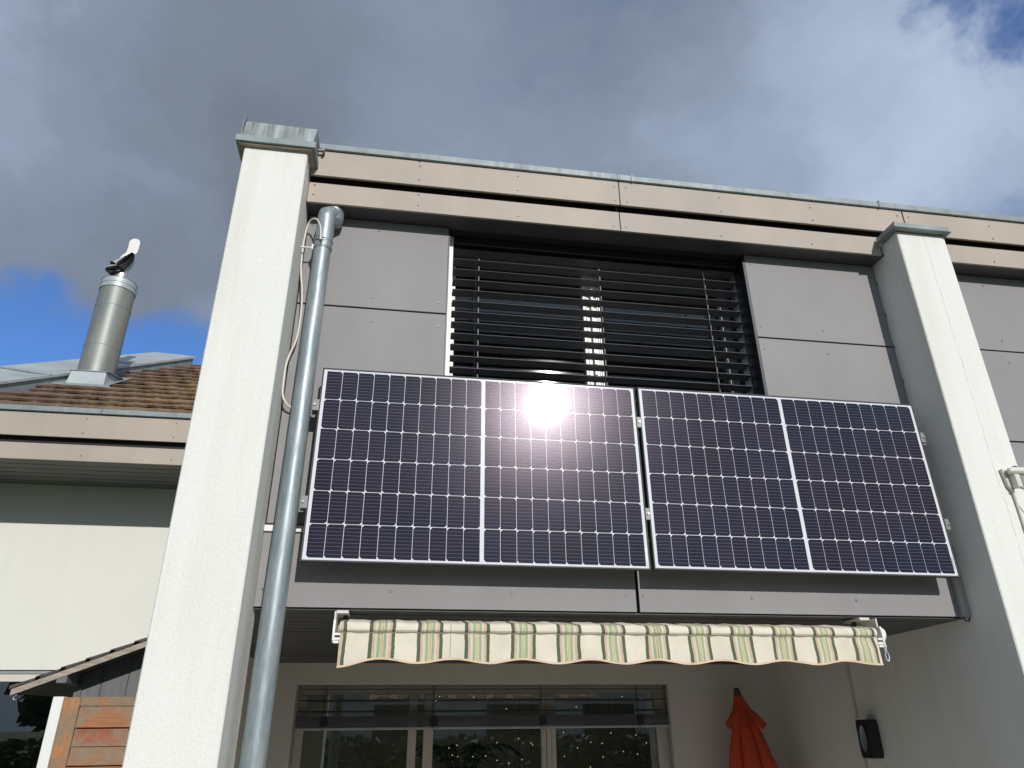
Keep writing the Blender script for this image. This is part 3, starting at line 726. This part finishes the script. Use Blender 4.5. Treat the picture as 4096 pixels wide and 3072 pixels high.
for k in range(el_n): b.bm.faces.new((vo[k], vb[k], vb[(k + 1) % el_n], vo[(k + 1) % el_n]))
b.build('lamp_box', Mt['black'], LM)
b = MB(); vi = [b.bm.verts.new(p) for p in inner]; vm = [b.bm.verts.new((X0 + .035, ec_ + (p[1] - ec_) * .75, ez_ + (p[2] - ez_) * .8)) for p in inner]; c0 = b.bm.verts.new((X0 + .05, ec_, ez_))
for k in range(el_n): b.bm.faces.new((vi[k], vi[(k + 1) % el_n], vm[(k + 1) % el_n], vm[k])); b.bm.faces.new((vm[k], vm[(k + 1) % el_n], c0))
b.build('reflector', Mt['lamp_in'], LM, True)
tag(bx('cable_conduit', 3.918, 3.932, 1.306, 1.324, .3, 1.652, Mt['beige'], bev=.002), 'pale cable conduit running down the wall beneath the black lamp', 'conduit', 'conduits on the recess side wall')
tag(bx('cable_conduit', 3.918, 3.932, 1.302, 1.324, 1.910, 2.405, Mt['beige'], bev=.002), 'pale cable conduit running up the wall above the black lamp', 'conduit', 'conduits on the recess side wall')

PS = thing('parasol', 'closed red parasol with a grey cap standing in the shaded recess corner', 'parasol', (3.56, 2.3, .05))
def fold_loft(rings, n=96, folds=6, ph=0.0, hem=0.0):
    """rings: (z, cx, r, fold depth, hem droop)"""
    b = MB(); rs = []
    for z, cx, r, fd, hm in rings:
        ring = []
        for k in range(n):
            a = 2 * math.pi * k / n; w_ = abs(math.sin(folds * a / 2 + ph))
            rr = r * (1 - fd * (1 - w_ ** .6)) * (1 + .05 * math.sin(2 * a + z * 7) + .04 * math.sin(3 * a + z * 11) + .018 * math.sin(9 * a + z * 23))
            ring.append(b.bm.verts.new((cx + rr * math.cos(a), 2.3 + rr * .8 * math.sin(a), z - hm * (1 - w_))))
        rs.append(ring)
    for a_, c_ in zip(rs, rs[1:]):
        for k in range(n): b.bm.faces.new((a_[k], a_[(k + 1) % n], c_[(k + 1) % n], c_[k]))
    return b
fold_loft([(2.105, 3.478, .030, .05, 0), (2.08, 3.480, .042, .2, 0), (2.00, 3.494, .078, .35, 0), (1.93, 3.506, .140, .40, .0), (1.885, 3.512, .182, .38, .045), (1.878, 3.512, .184, .38, .050), (1.890, 3.512, .165, .38, .04)], ph=.5).build('top_vent', Mt['red'], PS, True)
fold_loft([(2.03, 3.49, .05, .3, 0), (1.92, 3.503, .088, .45, 0), (1.82, 3.512, .135, .45, 0), (1.68, 3.522, .190, .45, 0), (1.50, 3.535, .235, .45, 0), (1.30, 3.545, .255, .45, 0), (1.05, 3.55, .265, .45, 0), (.95, 3.55, .265, .45, .03)], ph=1.2).build('canopy', Mt['red'], PS, True)
MB().tube([(3.478, 2.3, 2.095), (3.474, 2.3, 2.125), (3.471, 2.3, 2.155), (3.471, 2.3, 2.162)], [.033, .030, .022, .014], 16).build('cap', Mt['grey_cap'], PS, True)
MB().tube([(3.50, 2.3, 1.9), (3.56, 2.3, .12)], .019, 12).build('pole', Mt['alu_matt'], PS, True)
MB().lathe(3.56, 2.3, [(.0, .05), (.24, .05), (.24, .10), (.05, .13), (.03, .2), (.0, .2)], 32).build('base', Mt['concrete'], PS, True)

# indoors behind the patio door: light curtain and a palm
LC = thing('light_curtain', 'curtain of tiny warm fairy lights hanging behind the patio door glass', 'string lights', (1.9, 3.0, 2.2))
bm_ = bmesh.new(); bmesh.ops.create_icosphere(bm_, subdivisions=1, radius=.0042); bme = bpy.data.meshes.new('bulb'); bm_.to_mesh(bme); bm_.free(); bme.materials.append(Mt['bulb'])
rr_ = random.Random(4)
for i in range(19):
    x = .95 + i * .105 + rr_.uniform(-.02, .02)
    pts = [(x + rr_.uniform(-.006, .006), 3.0, 2.19 - k * .09) for k in range(11)]
    MB().tube(pts, .0016, 5).build('wire', Mt['black'], LC)
    for k in range(2): link('bulb', bme, LC, (x + rr_.uniform(-.02, .02), 2.99, rr_.choice([2.1, 2.02, 1.8, 1.72, 1.63, 1.55]) + rr_.uniform(-.03, .03)))
PL = thing('potted_palm', 'dark feathery palm standing indoors behind the middle door pane', 'plant', (1.2, 3.35, .04))
MB().lathe(1.2, 3.35, [(0, .04), (.14, .04), (.18, .4), (.16, .4), (0, .36)], 20).build('pot', Mt['beige'], PL, True)
for k in range(13):
    a = k * 2.4; L = .42 + .1 * (k % 3); b = MB()
    sp = [Vector((1.2 + math.cos(a) * L * s * .9, 3.35 + math.sin(a) * L * s * .5, 1.35 + .45 * math.sin(s * 2.0) - .10 * s)) for s in [j / 8 for j in range(9)]]
    b.tube([(1.2, 3.35, .36)] + sp, .005, 5)
    for s in sp[2:]:
        for sd in (-1, 1):
            p0 = s; p1 = s + Vector((-math.sin(a) * sd * .10 + math.cos(a) * .05, math.cos(a) * sd * .05, -.05)); b.faces([p0 + Vector((0, 0, .008)), p1, p0 - Vector((0, 0, .010))], [(0, 1, 2)])
    b.build('frond', Mt['plant'], PL, normals=False)

# ------------------------------------------------------------------ security camera on right pillar
SEC = thing('security_camera', 'off-white camera on a bracket on the right pillar at the picture edge', 'camera', (4.2, -.32, 3.22))
MB().prism([(4.166, -.318, 3.300), (4.232, -.318, 3.292), (4.238, -.318, 3.20), (4.205, -.318, 3.160), (4.180, -.318, 3.190)], (0, -.022, 0)).build('wall_plate', Mt['offwhite'], SEC)
MB().prism([(4.232, -.34, 3.255), (4.200, -.34, 3.255), (4.203, -.34, 3.175), (4.236, -.34, 3.175)], (0, -.045, 0)).build('junction_box', Mt['offwhite'], SEC)
MB().tube([(4.185, -.365, 3.276), (4.215, -.372, 3.278), (4.30, -.38, 3.274), (4.34, -.38, 3.272)], [.020, .026, .026, .024], 18).build('hinge_arm', Mt['offwhite'], SEC, True)
MB().tube([(4.228, -.372, 3.300), (4.228, -.372, 3.308)], [.017, .013], 18).build('hinge_cap', Mt['black'], SEC, True)
MB().tube([(4.290, -.44, 3.258), (4.325, -.44, 3.262), (4.40, -.44, 3.272), (4.50, -.44, 3.275), (4.51, -.44, 3.275)], [.004, .020, .032, .034, .028], 20).build('camera_body', Mt['offwhite'], SEC, True)
MB().tube([(4.207, -.330, 3.18), (4.212, -.326, 3.05), (4.215, -.324, 2.7), (4.215, -.324, 1.0)], .0075, 8).build('down_cable', Mt['offwhite'], SEC, True)
MB().tube(smooth_pts([(4.235, -.36, 3.20), (4.25, -.40, 3.12), (4.29, -.40, 3.05), (4.34, -.39, 3.03), (4.38, -.40, 3.10), (4.40, -.42, 3.24)]), .004, 8).build('loop_cable', Mt['offwhite'], SEC, True)

# ------------------------------------------------------------------ left house
LH = thing('neighbour_house', 'low white neighbouring house with brown tiled roof left of the pillar', 'house', (-3.5, 3.8, 0))
LYF, LYW = 2.98, 3.822
b = MB(); b.box(-9, -6.2, LYW, LYW + .3, 0, 4.26); b.box(-2.45, LPX0 - .002, LYW, LYW + .3, 0, 4.26); b.box(-6.2, -2.45, LYW, LYW + .3, 2.388, 4.26)
b.build('wall', Mt['stucco_left'], LH)
for i in range(6):
    y0 = LYF + .022 + i * .137; bx('soffit_plank', -9, LPX0 - .002, y0, min(y0 + .125, LYW - .001), 4.180, 4.190, Mt['soffit_grey'], LH)
bx('soffit_backing', -9, LPX0 - .002, LYF + .03, LYW, 4.193, 4.22, Mt['clad_edge'], LH)
bx('fascia_board', -9, LPX0 - .002, LYF, LYF + .020, 4.180, 4.342, Mt['fascia'], LH, .002)
bx('fascia_recess', -9, LPX0 - .002, LYF + .045, LYF + .08, 4.2, 4.66, Mt['clad_edge'], LH)
bx('fascia_board', -9, LPX0 - .002, LYF - .018, LYF + .004, 4.408, 4.648, Mt['fascia'], LH, .002)
for x0, x1 in ((-9, -5.6), (-5.6, -2.42), (-2.42, LPX0 - .002)): bx('gutter_flashing', x0, x1 - .004, LYF - .045, LYF + .09, 4.654, 4.708, Mt['zinc'], LH, .004)
for x, z in ((-2.547, 4.602), (-1.724, 4.600), (-2.552, 4.456), (-1.726, 4.457), (-3.37, 4.60), (-3.37, 4.456)): link('screw', sm, LH, (x, LYF - .018, z))
for x, z in ((-2.528, 4.233), (-1.707, 4.23), (-3.35, 4.232)): link('screw', sm, LH, (x, LYF, z))
# left window with dark glass
wl = bx('window', -6.2, -2.45, LYW + .03, LYW + .10, 2.288, 2.387, Mt['beige'], LH, label='dark window of the left neighbour house behind the shed')
bx('frame', -6.2, -2.45, LYW + .02, LYW + .05, 2.355, 2.3865, Mt['alu_matt'], wl)
for x0, x1 in ((-4.4, -4.32), (-2.53, -2.45)): bx('frame', x0, x1, LYW + .03, LYW + .1, 0, 2.288, Mt['beige'], wl)
bx('pane', -6.2, -4.4, LYW + .06, LYW + .066, 0, 2.288, Mt['glass'], wl); bx('pane', -4.32, -2.53, LYW + .06, LYW + .066, 0, 2.288, Mt['glass'], wl)
b = MB(); b.box(-8.8, -.8, 6.5, 6.6, 0, 4.2); b.box(-2.2, -2.1, 4.13, 6.5, 0, 4.2); b.box(-8.8, -.8, 4.13, 6.5, 3.9, 4.0); b.build('room_wall', Mt['room_dark'], LH)
# roof
TA = math.tan(R(32)); Z0 = 4.703
def roof_z(y): return Z0 + TA * (y - LYF)
YR = 7.10
def fl_x(y): return -3.803 + (y - 3.71) * .268
xa, xb_, XE = fl_x(LYF + .02), fl_x(YR), -.625
rf = MB().faces([(xa, LYF + .02, roof_z(LYF) - .046), (XE, LYF + .02, roof_z(LYF) - .046), (XE, YR, roof_z(YR) - .046), (xb_, YR, roof_z(YR) - .046), (xa, LYF + .02, roof_z(LYF) - .09), (XE, LYF + .02, roof_z(LYF) - .09), (XE, YR, roof_z(YR) - .30), (xb_, YR, roof_z(YR) - .30)],
    [(0, 1, 2, 3), (7, 6, 5, 4), (0, 4, 5, 1), (1, 5, 6, 2), (2, 6, 7, 3), (3, 7, 4, 0)]).build('roof', Mt['dark_wood'], LH)
bx('flat_roof', -9, -4.05, LYF + .05, 11, 4.60, 4.66, Mt['zinc'], LH)
MB().prism([(xb_, YR, roof_z(YR) - .046), (xb_, YR + 4, roof_z(YR) - 2.6), (xb_, YR + 4, roof_z(YR) - 2.8), (xb_, YR, roof_z(YR) - .3)], (XE - xb_, 0, 0)).build('rear_slope', Mt['dark_wood'], rf)
# one tile, used for all
tw, tl = .243, .40
tv = []; prof = [(0, .004), (.012, .010), (.03, .005), (.12, .003), (.21, .005), (.228, .011), (.243, .004)]
b = MB()
def tp(x, s, h):  # s along slope, h above
    return (x, s * math.cos(R(32)) - h * math.sin(R(32)), s * math.sin(R(32)) + h * math.cos(R(32)))
f0 = [b.bm.verts.new(tp(x, 0, h + .032)) for x, h in prof]; f1 = [b.bm.verts.new(tp(x, tl, h - .004)) for x, h in prof]; f2 = [b.bm.verts.new(tp(x, .004, h + .008)) for x, h in prof]
for i in range(len(prof) - 1): b.bm.faces.new((f0[i], f0[i + 1], f1[i + 1], f1[i])); b.bm.faces.new((f2[i], f2[i + 1], f0[i + 1], f0[i]))
b.bm.faces.new((f0[0], f1[0], f2[0])); b.bm.faces.new((f0[-1], f2[-1], f1[-1]))
tile_me = b.mesh('tile', Mt['tile'])
def fl_x(y): return -3.803 + (y - 3.71) * .268
ex = .331
for r in range(14):
    y = LYF + .045 + r * ex * math.cos(R(32)); z = roof_z(y) - .026
    xl = fl_x(y) - .02
    n0 = math.floor((-4.4 - (r % 2) * .12) / tw)
    k = 0
    while True:
        x = -4.45 + (r % 2) * .1215 + k * tw; k += 1
        if x > -.9: break
        if x + tw * .25 < xl: continue
        o = link('tile', tile_me, rf, (x, y + random.uniform(-.004, .004), z + random.uniform(0, .005)))
        if len(rf.children) > 290: break
MB().tube([(xb_ + .1, YR, roof_z(YR) - .0), (-.64, YR, roof_z(YR) - .0)], .10, 10).build('ridge_cap', Mt['tile'], rf)
# zinc covered parting wall running up the slope
def fp(y, off, h): return Vector((fl_x(y) - off, y, roof_z(y) + h))
ya, yb = 2.90, 6.95
pw = MB(); A = [fp(ya, 0, -.05), fp(ya, 0, .118), fp(ya, .60, .195), fp(ya, .60, -.05)]; B = [fp(yb, 0, -.05), fp(yb, 0, .118), fp(yb, .60, .150), fp(yb, .60, -.05)]
pw.faces(A + B, [(0, 1, 2, 3), (7, 6, 5, 4), (0, 4, 5, 1), (1, 5, 6, 2), (2, 6, 7, 3), (3, 7, 4, 0)])
pw = pw.build('parting_wall', Mt['zinc'], LH)
A = [fp(ya - .02, -.025, .092), fp(ya - .02, -.025, .124), fp(ya - .02, .62, .205), fp(ya - .02, .62, .17)]; B = [fp(yb + .03, -.025, .092), fp(yb + .03, -.025, .126), fp(yb + .03, .62, .160), fp(yb + .03, .62, .12)]
MB().faces(A + B, [(0, 1, 2, 3), (7, 6, 5, 4), (0, 4, 5, 1), (1, 5, 6, 2), (2, 6, 7, 3), (3, 7, 4, 0)]).build('wall_capping', Mt['zinc_light'], pw)
for ys in (4.25, 5.6):
    a_, b_ = fp(ys, -.03, .126), fp(ys, .62, .196 if ys < 5 else .18)
    MB().prism([a_, b_, b_ + Vector((0, .012, .02)), a_ + Vector((0, .012, .02))], (.002, .02, .012)).build('capping_seam', Mt['zinc'], pw)
# chimney
CX, CY = -3.303, 4.62
ch = MB().tube([(CX, CY, 5.72), (CX, CY, 7.05)], .207, 48).build('chimney', Mt['chimney'], LH, True, 'round zinc chimney with a wind cowl on the tiled roof')
for z in (6.165, 6.74): MB().tube([(CX, CY, z), (CX, CY, z + .008)], .2105, 48).build('seam', Mt['zinc'], ch, True)
MB().tube([(CX, CY, 7.005), (CX, CY, 7.008), (CX, CY, 7.150), (CX, CY, 7.152)], [.207, .213, .2115, .205], 48).build('collar', Mt['zinc_light'], ch, True)
for z in (7.008, 7.075, 7.147): MB().tube([(CX, CY, z - .004), (CX, CY, z), (CX, CY, z + .004)], [.212, .2165, .212], 48).build('collar_ring', Mt['zinc'], ch, True)
MB().tube([(CX, CY, 7.12), (CX, CY, 7.27), (CX, CY, 7.272), (CX, CY, 7.33)], [.1075, .1075, .102, .100], 36).build('neck', Mt['steel'], ch, True)
# cowl: open hood tilted towards us, with a vane on top
N_ = 36; b = MB(); rim = []; inn = []
def cowl_pt(u, v, dy=0): return Vector((CX + u, CY + dy, 7.33 + v))
big = [(-.351, .0), (-.358, .051), (-.329, .105), (-.26, .188), (-.203, .246), (-.172, .237), (-.154, .181), (-.157, .105), (-.187, .033), (-.229, -.028), (-.28, .001)]
def world(pts, dy): return [Vector((x - 3.0, CY + dy, 7.33 + z)) for x, z in pts]
front = [(-3.351, 7.33), (-3.358, 7.381), (-3.329, 7.435), (-3.26, 7.518), (-3.203, 7.576), (-3.172, 7.567), (-3.154, 7.511), (-3.157, 7.435), (-3.187, 7.363), (-3.229, 7.302), (-3.28, 7.315)]
def hood(front, depth, shift, name, mats, cy):
    """hollow bowl: rim polygon facing us, dark inside, pale outside"""
    cx = sum(p[0] for p in front) / len(front); cz = sum(p[1] for p in front) / len(front)
    for inside in (0, 1):
        b = MB(); rings = []
        for j in range(6):
            f = j / 5; k = math.cos(f * math.pi / 2) if f < 1 else .02; k = max(k, .02); g = 0
            rings.append([b.bm.verts.new((cx + shift[0] * f + (x - cx) * k * (1 - g * 4), cy - .003 * inside + depth * (.35 if inside else 1) * math.sin(f * math.pi / 2), cz + shift[1] * f + (z - cz) * k * (1 - g * 4))) for x, z in front])
        n = len(front)
        for a, c in zip(rings, rings[1:]):
            for i in range(n): b.bm.faces.new((a[i], a[(i + 1) % n], c[(i + 1) % n], c[i]))
        b.build(name if inside == 0 else name + '_lining', mats[inside], ch, True)
hood(front, .22, (-.06, .03), 'cowl_hood', (Mt['alu_matt'], Mt['soot']), CY - .13)
low = [(-3.468, 7.279), (-3.462, 7.302), (-3.423, 7.329), (-3.36, 7.349), (-3.30, 7.34), (-3.25, 7.30), (-3.30, 7.27), (-3.36, 7.255), (-3.41, 7.219), (-3.445, 7.247)]
hood(low, .20, (0, .05), 'cowl_skirt', (Mt['soot'], Mt['soot']), CY - .135)
top = [(-3.462, 7.305), (-3.425, 7.365), (-3.415, 7.380), (-3.399, 7.428), (-3.347, 7.471), (-3.271, 7.528), (-3.33, 7.44), (-3.358, 7.385), (-3.352, 7.345), (-3.41, 7.335)]
MB().prism([(x, CY - .12, z) for x, z in top], (0, .2, 0)).build('cowl_cover', Mt['alu_matt'], ch)
MB().prism([(-3.432, CY - .15, 7.390), (-3.428, CY - .15, 7.405), (-3.395, CY - .15, 7.402), (-3.365, CY - .15, 7.385), (-3.40, CY - .15, 7.388), (-3.420, CY - .15, 7.372)], (0, .05, 0)).build('cowl_beak', Mt['soot'], ch)
fin = [(-3.348, 7.474), (-3.340, 7.505), (-3.325, 7.537), (-3.300, 7.570), (-3.281, 7.597), (-3.276, 7.674), (-3.279, 7.755), (-3.274, 7.783), (-3.258, 7.803), (-3.232, 7.817), (-3.205, 7.819), (-3.18, 7.812), (-3.160, 7.797), (-3.148, 7.776), (-3.144, 7.74), (-3.144, 7.664), (-3.150, 7.605), (-3.160, 7.580), (-3.170, 7.574), (-3.203, 7.585), (-3.262, 7.530), (-3.30, 7.500)]
MB().prism([(x, CY - .10, z) for x, z in fin], (0, .012, 0)).build('cowl_vane', Mt['fin'], ch)
# base box
b = MB(); b.faces([(-3.498, 4.36, 5.56), (-3.072, 4.36, 5.56), (-3.072, 4.90, 5.80), (-3.54, 4.90, 5.80), (-3.475, 4.385, 5.762), (-3.088, 4.385, 5.762), (-3.070, 4.90, 5.90), (-3.540, 4.90, 5.90)],
                  [(3, 2, 1, 0), (4, 5, 6, 7), (0, 1, 5, 4), (1, 2, 6, 5), (2, 3, 7, 6), (3, 0, 4, 7)])
b.build('base_box', Mt['zinc_light'], ch)
b = MB(); b.faces([(-3.62, 4.33, 5.570), (-3.00, 4.33, 5.570), (-2.97, 4.33, 5.545), (-3.64, 4.33, 5.55), (-3.62, 4.95, 5.96), (-3.0, 4.95, 5.96)], [(0, 1, 5, 4), (0, 3, 2, 1)])
b.build('base_apron', Mt['zinc'], ch)
MB().prism([(-3.50, 4.375, 5.764), (-3.06, 4.375, 5.764), (-3.03, 4.95, 5.905), (-3.57, 4.95, 5.905)], (0, 0, .008)).build('base_lid', Mt['zinc'], ch)

# ------------------------------------------------------------------ shed
SH = thing('garden_shed', 'grey boarded garden shed with a sloping shingle roof left of the pillar', 'shed', (-1.4, 3.0, 0))
SY0, SY1 = 2.40, 3.70; SLP = .394; SXE = -2.335
def sz(x): return 2.186 + SLP * (x + 2.318)
XR = -.70
MB().prism([(SXE, SY0, sz(SXE) - .014), (XR, SY0, sz(XR) - .014), (XR, SY0, sz(XR) - .062), (SXE, SY0, sz(SXE) - .062)], (0, .022, 0)).build('verge_board', Mt['pale_wood'], SH)
for i in range(8):
    y0 = SY0 + .025 + i * .16
    MB().prism([(SXE, y0, sz(SXE) - .02), (XR, y0, sz(XR) - .02), (XR, y0, sz(XR) - .045), (SXE, y0, sz(SXE) - .045)], (0, .152, 0)).build('roof_board', Mt['dark_wood'], SH)
sgl = []
for i in range(10):
    x0 = SXE - .012 + i * .165; x1 = x0 + .20
    MB().prism([(x0, SY0 - .012, sz(x0) - .012), (x1, SY0 - .012, sz(x1) - .012), (x1, SY0 - .012, sz(x1) + .002), (x0, SY0 - .012, sz(x0) + .014)], (0, SY1 - SY0 + .02, 0)).build('shingle_course', Mt['shingle'], SH)
xb = [-1.958, -1.796, -1.60, -1.43, -1.25, -1.07, -.89, XR]
for x0, x1 in zip(xb, xb[1:]):
    MB().prism([(x0 + .003, 2.68, 0), (x1 - .003, 2.68, 0), (x1 - .003, 2.68, sz(x1) - .048), (x0 + .003, 2.68, sz(x0) - .048)], (0, .02, 0)).build('wall_board', Mt['grey_wood'], SH)
bx('backing_wall', -1.95, XR, 2.701, 3.6, 0, 2.22, Mt['dark_wood'], SH)
bx('purlin', -2.036, -1.962, 2.405, 3.6, 2.205, 2.298, Mt['grey_wood'], SH, .004)
bx('corner_post', -1.985, -1.935, 2.665, 2.72, 0, 2.2, Mt['grey_wood'], SH)
MB().tube(smooth_pts([(SXE + .045, 2.42, 2.13), (SXE + .03, 2.42, 2.115), (SXE + .022, 2.42, 2.10), (SXE + .032, 2.42, 2.088), (SXE + .05, 2.42, 2.092)]), .004, 8).build('gutter_hook', Mt['alu_matt'], SH, True)
MB().prism([(-.70, SY0, sz(XR) - .0), (.0, SY0, sz(XR) - .28), (.0, SY0, sz(XR) - .33), (-.70, SY0, sz(XR) - .06)], (-.0, 1.3, 0)) 

# ------------------------------------------------------------------ wooden screen
WS = thing('wooden_screen', 'orange stained wooden screen of wide boards left of the pillar', 'screen', (-1.4, 2.2, 0))
bx('post', -1.944, -1.870, 2.19, 2.27, 0, 2.103, Mt['white'], WS, .004, 'bright white post at the left end of the screen')
bx('stile', -1.866, -1.752, 2.195, 2.235, 0, 2.098, Mt['larch_v'], WS, .003)
bx('top_rail', -1.750, -.9, 2.195, 2.235, 2.038, 2.100, Mt['larch_h'], WS, .003)
zt = 2.031
for i, (h, mt_) in enumerate(((.136, 'larch_h'), (.115, 'larch_red'), (.120, 'larch_h'), (.125, 'larch_h'), (.115, 'larch_red'), (.12, 'larch_h'), (.12, 'larch_h'))):
    gap = .010 if i in (0, 2, 4) else .002
    MB().prism([(-1.748, 2.207, zt), (-1.748, 2.222, zt), (-1.748, 2.214, zt - h), (-1.748, 2.197, zt - h)], (.85, 0, 0)).build('board', Mt[mt_], WS)
    zt -= h + gap
bx('board_backing', -1.75, -.9, 2.236, 2.245, .1, 2.03, Mt['clad_edge'], WS)

# ------------------------------------------------------------------ garden behind the camera (mirrored in the door glass)
OH = thing('opposite_house', 'plain white house across the garden behind the camera', 'house', (4, -24, 0))
bx('wall', -2, 12, -32, -22, 0, 3.6, Mt['stucco_left'], OH)
bx('roof', -2.5, 12.5, -32.5, -21.4, 3.6, 3.8, Mt['dark_wood'], OH)
for x in (0, 4.5, 8.5): bx('window', x, x + 2.2, -22.04, -21.98, 1.0, 2.6, Mt['black'], OH)
hd = MB()
for i in range(7000):
    v = Vector((random.uniform(-16, 20), -16 + random.uniform(-.6, .6), random.uniform(.05, 1.5)))
    m4 = Matrix.Translation(v) @ Matrix.Rotation(random.uniform(0, 6), 4, 'Z') @ Matrix.Rotation(random.uniform(0, 3), 4, 'X')
    hd.faces([m4 @ Vector(p) for p in ((-.14, -.1, 0), (.14, -.12, .03), (.12, .13, 0), (-.1, .12, .03))], [(0, 1, 2, 3)])
TR = None
for k, (x, y, h) in enumerate(((-9, -34, 9), (-15, -31, 8), (15, -36, 9), (-3, -37, 8.5), (21, -30, 7.5))):  # unseen trees, added to keep sky reflections out of the low windows
    tr = thing('tree', ('broad round leafy tree', 'lower wide leafy tree', 'tall leafy tree right of the opposite house', 'tree behind the opposite house', 'small far right tree')[k] + ' added unseen behind the camera to block sky reflections', 'tree', (x, y, 0), 'trees added behind the camera against sky reflections')
    MB().tube([(x, y, 0), (x + .1, y, h * .3), (x, y, h * .6)], [.28, .22, .12], 10).build('trunk', Mt['dark_wood'], tr)
    b = MB()
    for q in range(700):
        v = Vector((random.gauss(0, 1), random.gauss(0, 1), random.gauss(0, 1))).normalized() * random.uniform(.45, 1) ** .5
        m4 = Matrix.Translation((x + v.x * h * .38, y + v.y * h * .38, h * .58 + v.z * h * .42)) @ Matrix.Rotation(random.uniform(0, 6), 4, 'Z') @ Matrix.Rotation(random.uniform(0, 3), 4, 'X')
        b.faces([m4 @ Vector(p) for p in ((-.4, -.3, 0), (.4, -.35, .1), (.35, .4, 0), (-.3, .35, .1))], [(0, 1, 2, 3)])
    b.build('crown', Mt['hedge'], tr, normals=False)
tag(hd.build('hedge', Mt['hedge'], normals=False), 'dark green clipped hedge across the garden behind the camera', 'hedge')
